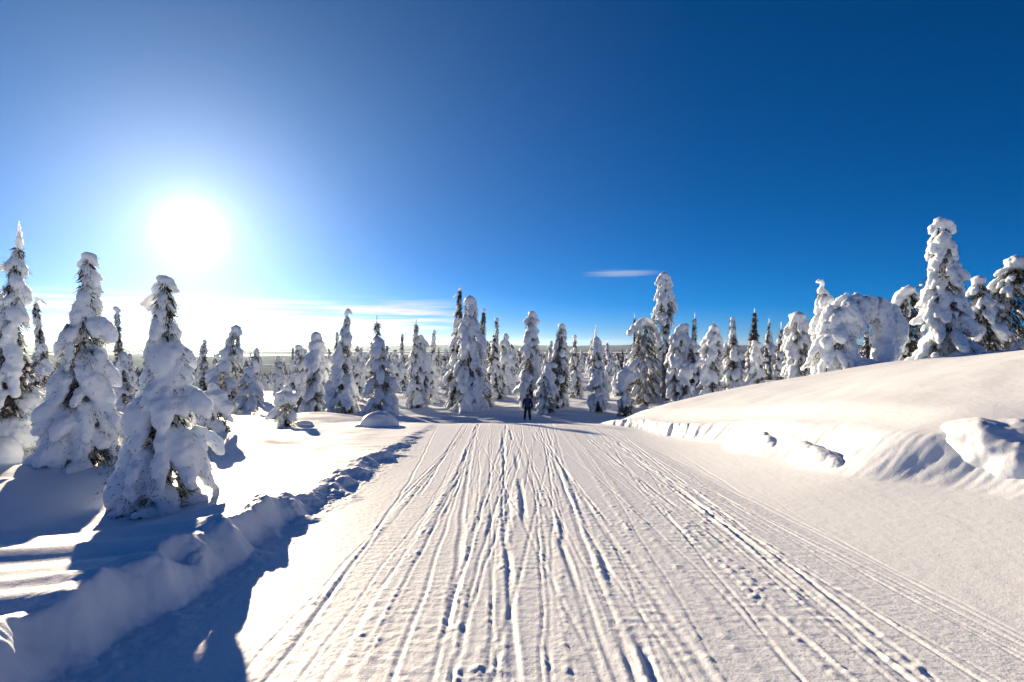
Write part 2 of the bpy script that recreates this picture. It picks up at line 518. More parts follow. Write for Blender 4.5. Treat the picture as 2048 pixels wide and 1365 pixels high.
# ------------------------------------------------------------------ snow-laden trees
def needle_material():
    m, nt, b, out = new_mat('frosted_needles')
    n = noise_node(nt, 9.0, 3, .6)
    c = ramp(nt, n.outputs[0], [(.36, (.022, .024, .013)), (.50, (.060, .048, .030)), (.62, (.11, .10, .085)), (.76, (.50, .52, .55))])
    nt.links.new(c.outputs[0], b.inputs['Base Color'])
    b.inputs['Roughness'].default_value = .8
    b.inputs['Specular IOR Level'].default_value = .1
    return m
def bark_material():
    m, nt, b, out = new_mat('rimed_bark')
    n = noise_node(nt, 14.0, 4, .65)
    c = ramp(nt, n.outputs[0], [(.38, (.05, .04, .032)), (.52, (.14, .12, .105)), (.62, (.62, .65, .70))])
    nt.links.new(c.outputs[0], b.inputs['Base Color'])
    b.inputs['Roughness'].default_value = .9
    bp = N(nt.nodes, 'ShaderNodeBump', inp={'Strength': .6, 'Distance': .02})
    nt.links.new(n.outputs[0], bp.inputs['Height'])
    nt.links.new(bp.outputs[0], b.inputs['Normal'])
    return m
MAT['needle'] = needle_material()
MAT['bark'] = bark_material()

def ico(level):
    bm = bmesh.new()
    bmesh.ops.create_icosphere(bm, subdivisions=level, radius=1.0)
    v = np.array([q.co[:] for q in bm.verts]); f = np.array([[q.index for q in p.verts] for p in bm.faces])
    bm.free()
    return v, f
ICO = {1: ico(1), 2: ico(2)}

tex_a = bpy.data.textures.new('lump_noise', 'CLOUDS'); tex_a.noise_scale = .30; tex_a.noise_depth = 2
tex_b = bpy.data.textures.new('crust_noise', 'CLOUDS'); tex_b.noise_scale = .09; tex_b.noise_depth = 1

class Blobs:
    def __init__(self, level=1):
        self.v, self.f, self.n, self.lv = [], [], 0, level
    def add(self, c, r, axis=None):
        """ellipsoid at c; r = (along, across, thick); axis = long direction"""
        iv, jf = ICO[self.lv]
        if axis is None:
            p = iv * np.array([r[1], r[1], r[0]])
        else:
            a = np.array(axis, float); a /= (np.linalg.norm(a) + 1e-9)
            ref = np.array([0, 0, 1.0]) if abs(a[2]) < .95 else np.array([1.0, 0, 0])
            s = np.cross(a, ref); s /= np.linalg.norm(s)
            t = np.cross(s, a)
            p = iv[:, :1] * a * r[0] + iv[:, 1:2] * s * r[1] + iv[:, 2:] * t * r[2]
        self.v.append(p + np.array(c)); self.f.append(jf + self.n); self.n += len(iv)
    def fused(self, name, voxel, lump=.05, crust=.02, smooth=1, mat=None):
        """one continuous snow coat out of the overlapping lobes"""
        me = mesh_np(name, np.concatenate(self.v), np.concatenate(self.f), None)
        ob = bpy.data.objects.new('tmp', me)
        COL.objects.link(ob)
        md = ob.modifiers.new('r', 'REMESH'); md.mode = 'VOXEL'; md.voxel_size = voxel; md.use_smooth_shade = True
        md = ob.modifiers.new('s', 'SMOOTH'); md.factor = .5; md.iterations = smooth
        md = ob.modifiers.new('a', 'DISPLACE'); md.texture = tex_a; md.strength = lump * 2; md.mid_level = .5; md.texture_coords = 'LOCAL'
        if crust:
            md = ob.modifiers.new('b', 'DISPLACE'); md.texture = tex_b; md.strength = crust * 2; md.mid_level = .5; md.texture_coords = 'LOCAL'
        dg = bpy.context.evaluated_depsgraph_get()
        out = bpy.data.meshes.new_from_object(ob.evaluated_get(dg))
        out.name = name
        bpy.data.objects.remove(ob); bpy.data.meshes.remove(me)
        out.materials.clear(); out.materials.append(mat or MAT['clump'])
        out.polygons.foreach_set('use_smooth', np.ones(len(out.polygons), bool))
        return out

def tube(pts, rad, sides=7):
    pts = np.array(pts, float)
    n = len(pts)
    tan = np.gradient(pts, axis=0)
    v, f = [], []
    a = np.linspace(0, 2 * np.pi, sides, endpoint=False)
    for i in range(n):
        t = tan[i] / (np.linalg.norm(tan[i]) + 1e-9)
        ref = np.array([1.0, 0, 0]) if abs(t[0]) < .9 else np.array([0, 1.0, 0])
        s = np.cross(t, ref); s /= np.linalg.norm(s); u = np.cross(s, t)
        v.append(pts[i] + rad[i] * (np.cos(a)[:, None] * s + np.sin(a)[:, None] * u))
    for i in range(n - 1):
        for k in range(sides):
            f.append([i * sides + k, i * sides + (k + 1) % sides, (i + 1) * sides + (k + 1) % sides, (i + 1) * sides + k])
    return np.concatenate(v), f

def needles_mesh(name, base, direc, length, width):
    """one narrow blade per row"""
    n = len(base)
    direc = direc / (np.linalg.norm(direc, axis=1, keepdims=True) + 1e-9)
    rnd = np.random.RandomState(n).normal(size=(n, 3))
    side = np.cross(direc, rnd); side /= (np.linalg.norm(side, axis=1, keepdims=True) + 1e-9)
    a = base - side * width[:, None] * .5
    b = base + side * width[:, None] * .5
    c = base + direc * length[:, None]
    v = np.stack([a, b, c], 1).reshape(-1, 3)
    return mesh_np(name, v, np.arange(3 * n).reshape(-1, 3), MAT['needle'], False)

PROFILES = {   # (fraction of height, fraction of half-width)
    'cone':   [(0, .80), (.10, 1.0), (.3, .86), (.55, .62), (.8, .34), (.93, .20), (1, .10)],
    'column': [(0, .75), (.12, 1.0), (.4, .92), (.7, .80), (.88, .62), (.96, .42), (1, .25)],
    'bulge':  [(0, .55), (.2, .85), (.45, 1.0), (.7, .82), (.88, .55), (1, .25)],
    'spire':  [(0, .85), (.15, 1.0), (.35, .75), (.6, .45), (.85, .22), (1, .06)],
    'broad':  [(0, .85), (.25, 1.0), (.6, .95), (.8, .85), (.95, .6), (1, .4)],
    'poletop': [(0, .45), (.2, .40), (.45, .38), (.60, .42), (.66, .85), (.78, 1.0), (.9, .95), (1, .55)],
    'skirt':  [(0, 1.0), (.15, .92), (.28, .72), (.42, .66), (.6, .6), (.8, .5), (.95, .3), (1, .15)],
}

def tree_meshes(h, w, seed, profile='column', cover=.8, lobe=.16, droop=1.0, path=None, top='ball', bend=(0, 0),
                extra=(), voxel=.045, level=1, needles=1.0, blade=1.0, twigs=0, start=.04, nlen=.8):
    """trunk, crown (needles) and snow-load meshes of one tree standing at the origin"""
    r = np.random.RandomState(seed)
    prof = np.array(PROFILES[profile] if isinstance(profile, str) else profile)
    R_at = lambda t: np.interp(t, prof[:, 0], prof[:, 1]) * w * .5
    if path is None:
        wob = r.uniform(-.022, .022, 4) * h
        tt = np.linspace(0, 1, 14)
        px_ = bend[0] * h * tt ** 2.2 + wob[0] * np.sin(tt * 4) + wob[1] * np.sin(tt * 7 + 1)
        py_ = bend[1] * h * tt ** 2.2 + wob[2] * np.sin(tt * 4) + wob[3] * np.sin(tt * 7 + 1)
        P = np.stack([px_, py_, tt * h * .97], -1)
    else:
        P = np.array(path, float)
        s = np.linspace(0, len(P) - 1, 18); i = np.clip(s.astype(int), 0, len(P) - 2); q = (s - i)[:, None]
        pm = np.vstack([2 * P[0] - P[1], P, 2 * P[-1] - P[-2]])
        p0, p1, p2, p3 = pm[i], pm[i + 1], pm[i + 2], pm[i + 3]
        P = .5 * ((2 * p1) + (-p0 + p2) * q + (2 * p0 - 5 * p1 + 4 * p2 - p3) * q ** 2 + (-p0 + 3 * p1 - 3 * p2 + p3) * q ** 3)
    tp = np.linspace(0, 1, len(P))
    pt = lambda t: np.array([np.interp(t, tp, P[:, k]) for k in range(3)])
    seg = np.linalg.norm(np.diff(P, axis=0), axis=1).sum()
    trunk_r = np.interp(tp, [0, .6, 1], [.030 * h + .02, .016 * h + .01, .012])
    tv, tf = tube(P - np.array([0, 0, .25]) * (tp[:, None] < .01), trunk_r)
    B = Blobs(level)
    nb, nd, nl = [], [], []
    lsize = lobe
    # whorls of drooping branches; spacing follows the size of the snow lobes
    t = start
    while t < .985:
        Rt = max(R_at(t), .04)
        Rt *= r.uniform(.72, 1.16)
        c = pt(t)
        nbr = max(3, int(round(2 * np.pi * Rt / (lsize * 2.35))) + r.randint(0, 2))
        nbr = min(nbr, 9)
        a0 = r.uniform(0, 6.28)
        for k in range(nbr):
            a = a0 + 6.283 * (k + r.uniform(-.3, .3)) / nbr
            out = np.array([math.cos(a), math.sin(a), 0.0])
            rl = lsize * (.55 + .95 * r.uniform() ** 1.5) * min(1.0, .45 + Rt / (w * .5) * .7)
            L = max(Rt * r.uniform(.75, 1.15) - .55 * rl, .35 * Rt)
            dz = droop * r.uniform(.6, 1.25)
            c0 = c + np.array([0, 0, r.uniform(-.9, .9) * lsize])
            ss_ = np.linspace(.15, 1, 6)
            br = c0 + out * (L * ss_ ** .75)[:, None] + np.array([0, 0, 1.0]) * (.22 * L * ss_ - dz * (L * .55 + lsize * .9) * ss_ ** 2)[:, None]
            br[:, 2] = np.maximum(br[:, 2], .03)
            br += np.cumsum(r.normal(0, .02 * L, (6, 3)), 0)
            snowy = r.uniform() < cover * .84 + (.2 if t > .7 and cover > .6 else 0)
            if snowy:
                for q in ((2, .75), (3, 1.0), (4, 1.02), (5, .78)):
                    i, sc = q
                    if r.uniform() < .12:
                        continue
                    ax = br[min(i + 1, 5)] - br[i - 1]
                    off = np.array([0, 0, .30 * rl]) + out * .12 * rl
                    B.add(br[i] + off + r.normal(0, .12 * rl, 3), (rl * sc * r.uniform(1.1, 1.75), rl * sc * r.uniform(.68, 1.05), rl * sc * r.uniform(.58, .82)), ax)
            # rime-thickened twigs hang from the lobe and stand out from bare boughs
            tr_ = max(voxel * .8, .028)
            for q in range(0 if snowy else r.randint(1, 4)):
                i = r.randint(2, 6)
                sd_ = r.normal(0, 1, 3) * rl * (.62 if snowy else .30); sd_[2] -= .35 * rl
                ddir = out * r.uniform(.1, .9) + np.array([r.normal(0, .35), r.normal(0, .35), -r.uniform(.5, 1.3)])
                ddir /= np.linalg.norm(ddir)
                tl = r.uniform(.3, .7) * lsize
                q0 = br[i] + sd_
                B.add(q0, (tl * .6, tr_ * 1.25, tr_ * 1.15), ddir)
                B.add(q0 + ddir * tl * .55, (tl * .45, tr_, tr_), ddir + np.array([0, 0, -.35]))
            # needles: under and around the lobe, hanging past its end
            m = int((95 if snowy else 150) * needles)
            s_ = r.uniform(.2, 1.05, m)
            idx = np.clip(s_ * 5, 0, 4.999); i0 = idx.astype(int); fr = (idx - i0)[:, None]
            pos = br[i0] * (1 - fr) + br[np.minimum(i0 + 1, 5)] * fr
            tang = br[np.minimum(i0 + 1, 5)] - br[i0]
            tang = tang / (np.linalg.norm(tang, axis=1, keepdims=True) + 1e-9)
            jit = r.normal(0, 1, (m, 3))
            spread = rl * (.85 if snowy else .6)
            pos = pos + jit * spread * .55 + np.array([0, 0, -.25 * rl])
            d = tang * .9 + jit * .65 + np.array([0, 0, -.55])
            nb.append(pos); nd.append(d); nl.append(r.uniform(.35, 1.0, m) * (.50 * lsize + .03) * nlen)
        # dark core so that gaps look into foliage
        m = int(60 * needles)
        aa = r.uniform(0, 6.28, m); rad = Rt * r.uniform(.1, .62, m)
        nb.append(c + np.stack([np.cos(aa) * rad, np.sin(aa) * rad, r.uniform(-.8, .8, m) * lsize], -1))
        nd.append(np.stack([np.cos(aa), np.sin(aa), -r.uniform(.4, 2, m)], -1)); nl.append(r.uniform(.7, 1.5, m) * (.9 * lsize + .04) * nlen)
        t += (lsize * r.uniform(1.25, 1.85)) * (.82 if cover > .95 else 1.0) / seg
    tip = pt(1.0); d_tip = pt(1.0) - pt(.93); d_tip = d_tip / np.linalg.norm(d_tip)
    rt = max(lsize * .75, R_at(.97))
    # crusted trunk so that the lobes hang together
    for q in np.linspace(.03, 1.0, int(seg / (lsize * .8)) + 2):
        if True:
            B.add(pt(q), (lsize * .8, max(.18 * R_at(q), voxel * 1.15), max(.18 * R_at(q), voxel * 1.15)), np.array([0, 0, 1.0]))
    if top == 'ball':
        B.add(tip + np.array([0, 0, -.1 * rt]), (rt * 1.0, rt * 1.05, rt * .85), np.array([1.0, .2, 0]))
        B.add(tip + np.array([.4 * rt, .1, -.7 * rt]), (rt * .9, rt * .8, rt * .8))
    elif top in ('hook', 'hookleft'):
        sgn = -1 if top == 'hookleft' else 1
        for k in range(5):
            a = k / 4 * 2.1
            q = rt * (.72 - .02 * k)
            B.add(tip + np.array([sgn * rt * .75 * (1 - math.cos(a)), r.uniform(-.1, .1) * rt, rt * .75 * math.sin(a)]), (q, q * r.uniform(.7, .95), q * .75), np.array([sgn * math.sin(a), 0, math.cos(a)]))
    elif top == 'hat':
        for sgn in (-1, 1):
            reach = r.uniform(.55, 1.0)
            for k in range(4):
                B.add(tip + np.array([sgn * rt * reach * (.1 + .5 * k), r.uniform(-.3, .3) * rt, rt * (.35 - .2 * k - .06 * k * k) * r.uniform(.8, 1.2)]), (rt * (.78 - .12 * k), rt * (.70 - .1 * k), rt * (.55 - .06 * k)), np.array([1.0, r.uniform(-.3, .3), -sgn * .35 * k]))
    elif top == 'spike':
        for k in range(5):
            B.add(tip + np.array([0, 0, rt * (.9 * k - 1.2)]), (rt * .7, rt * (.55 - .09 * k), rt * (.5 - .08 * k)), np.array([0, 0, 1.0]))
    # thin twigs poking out near the top
    for k in range(twigs):
        a = r.choice([0, math.pi]) + r.uniform(-.5, .5); q = r.uniform(.86, 1.0); L = r.uniform(.05, .085) * h
        p0 = pt(q)
        for j in range(6):
            s_ = j / 5
            B.add(p0 + np.array([math.cos(a) * L * s_, math.sin(a) * L * s_, .15 * L * s_ - .7 * L * s_ * s_]), (.16 * L, max(.05 * (1.2 - s_), voxel * 1.25), max(.05 * (1.2 - s_), voxel * 1.25)), np.array([math.cos(a), math.sin(a), -.2]))
    for e in extra:
        cx0, cy0, cz0, ra, rb, rc = e[:6]
        B.add((cx0, cy0, cz0), (ra, rb, rc), np.array(e[6] if len(e) > 6 else (1.0, 0, 0)))
    snow = B.fused('snow_load', voxel, lump=.20 * lsize, crust=.11 * lsize + .006)
    base = np.concatenate(nb); dirs = np.concatenate(nd); ln = np.concatenate(nl)
    base[:, 2] = np.maximum(base[:, 2], .05)
    wd = ln * r.uniform(.12, .26, len(ln)) * blade
    crown = needles_mesh('crown', base, dirs, ln, wd)
    trunk = mesh_np('trunk', tv, tf, MAT['bark'])
    return trunk, crown, snow

def ground_z(x, y):
    return float(height(np.array([x]), np.array([y]))[0])

def plant(name, meshes, x, y, label, group=None, rot=0.0, scale=1.0, sink=.06, cat='tree'):
    e = bpy.data.objects.new(name, None)
    COL.objects.link(e)
    e.empty_display_size = .3
    e.location = (x, y, ground_z(x, y) - sink)
    e.rotation_euler = (0, 0, rot)
    e.scale = (scale,) * 3 if not isinstance(scale, tuple) else scale
    e['label'] = label; e['category'] = cat
    if group:
        e['group'] = group
    for nm, me in zip(('trunk', 'crown', 'snow_load'), meshes):
        o = bpy.data.objects.new(nm, me)
        COL.objects.link(o); o.parent = e
    return e
TREES = [   # x, y, height, width, seed, build, label (metres)
    (-10.50, 12.00, 4.83, 1.58, 1, dict(profile='spire', cover=.78, lobe=.165, droop=1.1, top='spike', voxel=.034, level=2, needles=2.2, nlen=.6, twigs=2),
     'tall narrow spruce with dark gaps at the left edge of the picture'),
    (-14.13, 17.00, 4.21, 0.93, 2, dict(profile='spire', cover=.7, lobe=.13, top='spike', voxel=.04, twigs=1),
     'slim frosted spruce half hidden behind the dark spruce at the left edge'),
    (-8.24, 11.00, 4.16, 1.79, 3, dict(profile='cone', cover=.97, lobe=.19, droop=1.2, top='hat', voxel=.034, level=2, needles=2.2, nlen=.55, twigs=2),
     'heavy snow-covered spruce with a flat beaked top, second big tree from the left edge'),
    (-24.93, 36.00, 7.33, 1.90, 4, dict(profile='spire', cover=.8, lobe=0.26, top='ball', voxel=0.070),
     'slim snowy spruce seen between the two big near spruces'),
    (-4.86, 8.00, 3.24, 1.44, 58, dict(profile='cone', cover=1.0, lobe=.165, droop=1.25, top='hat', voxel=.028, level=2, needles=2.4, nlen=.55, twigs=2),
     'nearest big spruce buried in snow, standing below the sun'),
    (-8.12, 15.50, 1.33, 1.16, 6, dict(profile='skirt', cover=.55, lobe=.15, top='ball', voxel=.04, needles=1.2, extra=((0,0,.95,.42,.36,.30),(-.28,-.05,.75,.26,.26,.34,(0,0,1)),(.3,0,.72,.22,.24,.3,(0,0,1)),(-.45,-.1,.35,.2,.2,.4,(0,0,1)))),
     'small tree under a rounded snow cap just right of the nearest big spruce'),
    (-20.93, 42.00, 6.65, 2.44, 7, dict(profile='bulge', cover=.72, lobe=0.30, top='ball', bend=(.05,0)),
     'gnarled snowy tree with a round head above the small capped tree'),
    (-25.98, 48.00, 5.77, 1.90, 8, dict(profile='spire', cover=.8, lobe=0.24, top='ball'),
     'faint distant spruce peeping over the small capped tree'),
    (-18.88, 41.00, 3.46, 2.16, 44, dict(profile='bulge', cover=.7, lobe=0.22, top='ball'),
     'low bushy snowy tree behind the snow field left of the lone small tree'),
    (-7.94, 20.00, 1.43, 0.91, 9, dict(profile='bulge', cover=.7, lobe=.13, top='ball', extra=((-.1,0,1.1,.34,.26,.2),(.2,0,1.0,.3,.24,.18))),
     'lone small snowy tree at the far rim of the left snow field'),
    (-16.73, 45.00, 5.27, 1.58, 10, dict(profile='column', cover=.8, lobe=0.27, top='ball'),
     'narrow snowy column beside the round-headed spruce'),
    (-14.43, 42.00, 6.03, 2.29, 11, dict(profile='column', cover=.88, lobe=0.30, top='ball', extra=tuple(tuple(v*1.68 for v in e) if len(e)==6 else e for e in ((0,0,3.05,.42,.36,.34),))),
     'snowy spruce with a thick rounded head, left of the flat-hatted spruce'),
    (-12.03, 41.00, 7.65, 2.59, 12, dict(profile='cone', cover=.92, lobe=0.32, droop=1.3, top='hat', voxel=0.070),
     'tall snow-caked spruce wearing a flat drooping snow hat'),
    (-9.38, 40.00, 6.61, 2.74, 13, dict(profile='cone', cover=.9, lobe=0.35, top='spike', voxel=0.070, twigs=1),
     'stout snow-caked spruce with a pointed tip behind the snow mound'),
    (-7.80, 46.00, 7.14, 1.86, 14, dict(profile='cone', cover=.88, lobe=0.27, top='spike'),
     'pointed snowy spruce, left of a pair between the mound and the tall dark spruces'),
    (-7.31, 46.50, 5.99, 1.47, 15, dict(profile='column', cover=.8, lobe=0.24, top='ball'),
     'round-topped companion leaning on the pointed snowy spruce'),
    (-7.04, 51.00, 6.66, 1.52, 16, dict(profile='spire', cover=.75, lobe=0.26, top='ball'),
     'thin pale spruce just left of the tall dark spruces'),
    (-4.38, 47.00, 10.17, 2.73, 17, dict(profile='spire', cover=.6, lobe=0.26, droop=1.5, top='hook', needles=1.7, voxel=0.067, twigs=1),
     'tall dark spruce with a hooked tip, highest of the clump left of the skier'),
    (-3.28, 45.00, 9.15, 2.77, 18, dict(profile='column', cover=.95, lobe=0.34, droop=1.3, top='ball', voxel=0.061, extra=tuple(tuple(v*1.36 for v in e) if len(e)==6 else e for e in ((.1,-.3,.35,.95,.7,.5),))),
     'thick white snow column in front of the tall dark spruces'),
    (-2.57, 48.00, 8.52, 2.45, 19, dict(profile='spire', cover=.45, lobe=0.25, droop=1.6, top='ball', needles=1.7, voxel=0.070),
     'dark drooping spruce on the right of the clump left of the skier'),
    (-1.59, 55.00, 8.03, 2.03, 20, dict(profile='spire', cover=.7, lobe=0.29, top='ball', needles=1.2),
     'spruce with a bulbous tip between the dark clump and the skier'),
    (1.61, 47.00, 8.00, 2.07, 21, dict(profile='column', cover=.88, lobe=0.28, top='ball', voxel=0.060, extra=((0,0,7.1,.55,.5,.75,(0,0,1)),(.1,0,6.3,.5,.5,.6,(0,0,1)))),
     'snow pillar tree with a big round head directly behind the skier'),
    (3.96, 46.00, 6.84, 2.02, 22, dict(profile='bulge', cover=.62, lobe=.23, top='ball', needles=1.5),
     'broad brownish spruce with a domed top right of the skier'),
    (2.63, 44.00, 3.37, 1.93, 23, dict(profile='broad', cover=.85, lobe=.24, top='hook'),
     'low arching snowy tree beside the skier'),
    (6.09, 55.00, 6.17, 1.84, 24, dict(profile='spire', cover=.6, lobe=.26, top='ball'),
     'dusky spruce behind the domed spruce right of the skier'),
    (6.53, 44.00, 5.89, 1.70, 25, dict(profile='column', cover=.92, lobe=.24, top='spike', voxel=.055),
     'white column tree standing alone where the trail swings right'),
    (8.21, 41.00, 3.73, 1.66, 26, dict(profile='skirt', cover=.4, lobe=.18, top='ball', needles=1.2, extra=((-.05,-.1,2.95,.74,.70,.64),(-.3,-.1,2.3,.5,.5,.5))),
     'small tree topped by one huge snow ball beside the trail'),
    (10.44, 45.00, 6.34, 3.01, 27, dict(profile='broad', cover=.6, lobe=.24, top='hat', needles=1.6),
     'wide ragged spruce with hanging branches behind the snow-ball tree'),
    (12.54, 58.00, 7.83, 1.22, 28, dict(profile='spire', cover=.25, lobe=.2, top='spike', needles=1.6),
     'thin dark spire rising behind the ragged spruce'),
    (11.89, 47.00, 6.89, 1.90, 29, dict(profile='spire', cover=.65, lobe=.24, top='hookleft', needles=1.3),
     'spruce with a curled white tip beside the tallest pole-like tree'),
    (11.83, 44.00, 9.74, 1.70, 30, dict(profile='poletop', cover=.75, lobe=.21, droop=1.5, top='hat', needles=1.4, voxel=.05),
     'tallest pole-like tree with a shaggy tuft high above the rest'),
    (11.96, 41.00, 5.40, 1.80, 31, dict(profile='broad', cover=.92, lobe=.25, top='hook'),
     'bowed snowy tree hunched right under the tallest pole-like tree'),
    (10.95, 36.00, 3.02, 1.39, 32, dict(profile='skirt', cover=.7, lobe=.17, top='ball', extra=((0,-.1,2.4,.55,.52,.50),)),
     'small tree with a round snow ball head behind the rim of the drift'),
    (12.79, 40.00, 5.91, 1.62, 33, dict(profile='spire', cover=.7, lobe=.23, top='spike', needles=1.3),
     'grey snowy spruce with a knobbed tip, first of the row over the drift'),
    (11.28, 32.00, 4.47, 1.69, 34, dict(profile='column', cover=.82, lobe=.19, top='ball'),
     'pair-like lumpy column tree over the middle of the drift rim'),
    (13.98, 36.00, 5.14, 1.64, 35, dict(profile='cone', cover=.75, lobe=.21, top='ball', needles=1.3),
     'spruce with a small ball on its tip behind the lumpy column tree'),
    (21.27, 50.00, 6.77, 1.93, 36, dict(profile='cone', cover=.22, lobe=.22, top='spike', needles=1.8),
     'darkest pointed spruce in the row over the drift'),
    (12.44, 29.00, 2.96, 0.87, 37, dict(profile='column', cover=.95, lobe=.14, top='ball', extra=((.1,0,2.7,.24,.22,.22),)),
     'little white snow post tree in front of the darkest spruce'),
    (27.89, 62.00, 6.73, 1.09, 38, dict(profile='spire', cover=.2, lobe=.22, top='spike', needles=.8),
     'bare-looking thin spire right of the darkest spruce'),
    (27.32, 58.00, 5.78, 1.83, 39, dict(profile='spire', cover=.5, lobe=.26, top='spike'),
     'faint slender spruce left of the lumpy broad tree'),
    (15.11, 30.00, 4.09, 1.90, 40, dict(profile='broad', cover=.85, lobe=.22, top='ball', needles=1.2),
     'lumpy broad tree left of the great bowed tree'),
    (12.69, 23.00, 4.38, 1.09, 41, dict(profile='bulge', cover=.85, lobe=.17, droop=1.3, top='hookleft', bend=(-.03,0), voxel=.04),
     'slender tree with a knob curling left behind the great bowed tree'),
    (17.31, 25.00, 4.10, 1.63, 43, dict(profile='broad', cover=.6, lobe=.17, top='hat', needles=1.8, voxel=.045),
     'dark tree between the great bowed tree and the tall white spruce'),
    (15.91, 21.00, 5.62, 2.51, 45, dict(profile='skirt', cover=1.0, lobe=.22, droop=1.15, top='hat', voxel=.036, level=2, needles=1.0, twigs=1),
     'tall white spruce with a flat snow hat, highest on the drift'),
    (18.55, 22.50, 4.04, 1.66, 46, dict(profile='bulge', cover=.75, lobe=.19, top='ball', needles=1.5, voxel=.042),
     'round-headed tree right of the tall white spruce'),
    (20.17, 23.00, 4.80, 2.63, 47, dict(profile='bulge', cover=.62, lobe=.20, top='ball', needles=2.0, voxel=.042, twigs=2),
     'broad green and white spruce at the right edge of the picture'),
]
NICK = ['the dark spruce at the left edge', 'the slim spruce by the left edge', 'the beaked big spruce', 'the slim spruce between the big ones', 'the nearest big spruce', 'the small capped tree', 'the gnarled round-headed tree', 'the faint distant spruce', 'the low bushy tree', 'the lone small tree', 'the narrow snowy column', 'the thick round-headed spruce', 'the flat-hatted spruce', 'the stout pointed spruce', 'the pointed spruce of the pair', 'the round-topped companion', 'the thin pale spruce', 'the tall hooked dark spruce', 'the thick white snow column', 'the dark drooping spruce', 'the bulb-tipped spruce', 'the snow pillar behind the skier', 'the domed brownish spruce', 'the low arching tree', 'the dusky spruce', 'the lone white column', 'the snow-ball tree', 'the wide ragged spruce', 'the thin dark spire', 'the curled-tip spruce', 'the tallest pole-like tree', 'the bowed hunched tree', 'the small ball-headed tree', 'the knob-tipped grey spruce', 'the lumpy column tree', 'the ball-tipped spruce', 'the darkest pointed spruce', 'the little white snow post', 'the bare thin spire', 'the faint slender spruce', 'the lumpy broad tree', 'the left-curling slender tree', 'the dark tree on the drift', 'the tall white spruce', 'the round-headed right tree', 'the green right-edge spruce']
for (x, y, h, w, seed, kw, label) in TREES:
    kw = dict(kw)
    kw.setdefault('voxel', .055)
    plant('snowy_spruce', tree_meshes(h, w, seed, **kw), x, y, label, 'snow-laden trees around the trail')

# the great bowed tree: its stem arches over under the load
bx, by = 12.05, 21.2
bz = ground_z(bx, by)
arch = [(0, 0, 0), (-.12, 0, 1.2), (.05, 0, 2.3), (.55, 0, 3.0), (1.25, 0, 3.15), (1.85, -.05, 2.75), (2.15, -.05, 2.1)]
am = tree_meshes(3.2, 1.75, 81, path=arch, profile=[(0, .9), (.2, 1.0), (.4, .85), (.6, .7), (.8, .7), (1, .5)], cover=1.0, lobe=.22, droop=1.5, top='ball',
                 voxel=.034, level=2, needles=1.2, twigs=2,
                 extra=((1.75, -.1, 2.05, .75, .50, .40, (.1, 0, 1)), (1.55, -.35, 1.2, .6, .42, .4, (0, 0, 1)), (.30, -.30, 2.2, .55, .34, .30, (.6, 0, 1)),
                        (.75, -.55, .55, .6, .5, .5), (1.5, -.45, .5, .5, .42, .42), (-.05, -.3, .8, .55, .34, .34, (0, 0, 1)), (.35, -.35, .12, .9, .5, .3),
                        (-.35, -.1, 1.6, .45, .24, .24, (0, 0, 1)), (2.15, .0, 1.3, .5, .30, .30, (0, 0, 1))))
plant('snowy_spruce', am, bx, by, 'great bowed tree arched over under a curtain of snow', 'snow-laden trees around the trail')

# ------------------------------------------------------------------ mounds and broken blocks of snow
def snow_lump(name, parts, x, y, label, voxel=.035, lump=.03, crust=.008, group=None, z=None):
    B = Blobs(2)
    for p in parts:
        B.add(p[:3], p[3:6], np.array(p[6] if len(p) > 6 else (1.0, 0, 0)))
    me = B.fused(name, voxel, lump, crust, 6, MAT['snow'])
    return link(name, me, label=label, cat='snow', group=group, loc=(x, y, ground_z(x, y) if z is None else z))

snow_lump('snow_mound', [(0, 0, .12, .62, .50, .42), (.32, .05, .02, .36, .34, .34), (-.38, .0, .0, .3, .3, .2), (-.62, -.1, -.04, .28, .26, .12)],
          -4.44, 19.0, 'rounded snow mound alone on the left snow field near the trail')
snow_lump('snow_mound', [(0, 0, -.02, .36, .3, .16)], -7.55, 20.6, 'tiny snow bump at the far rim of the left snow field')
snow_lump('snow_mound', [(0, 0, .12, .34, .36, .40), (-.35, .1, .02, .36, .36, .36)], -9.95, 11.1, 'snow hump cut by the left edge of the picture')
snow_lump('snow_mound', [(0, 0, .1, .55, .45, .42), (.45, .05, .0, .4, .35, .28)], 13.2, 26.0, 'snow hump at the foot of the lumpy broad tree')
snow_lump('snow_boulder', [(0.08, 0.29, 0.15, 0.45, 0.84, 0.54, (1, 0, .08)), (0.13, -0.21, 0.05, 0.42, 0.55, 0.49), (0.38, 0.08, 0.20, 0.55, 0.84, 0.50), (0.07, -0.04, -0.24, 0.39, 0.63, 0.32), (0.76, 0.42, 0.24, 0.59, 0.84, 0.42)],
          5.80, 6.85, 'rounded snow boulder bulging from the cut face of the drift', .026, .018, .005, z=.10)
snow_lump('snow_block', [(0, 0, .02, .17, .60, .17, (1, .1, .1)), (.04, -.40, -.05, .15, .30, .18), (.05, .42, .05, .17, .36, .13)],
          4.66, 8.7, 'angular snow slab broken from the middle of the cut face', .018, .015, .008, z=-.04)
snow_lump('snow_block', [(0, 0, .02, .16, .34, .16), (.05, .25, .02, .16, .26, .18), (-.02, -.25, .0, .12, .18, .1)],
          4.66, 10.3, 'small broken snow block near the far end of the cut face', .02, .02, .008, z=-.12)

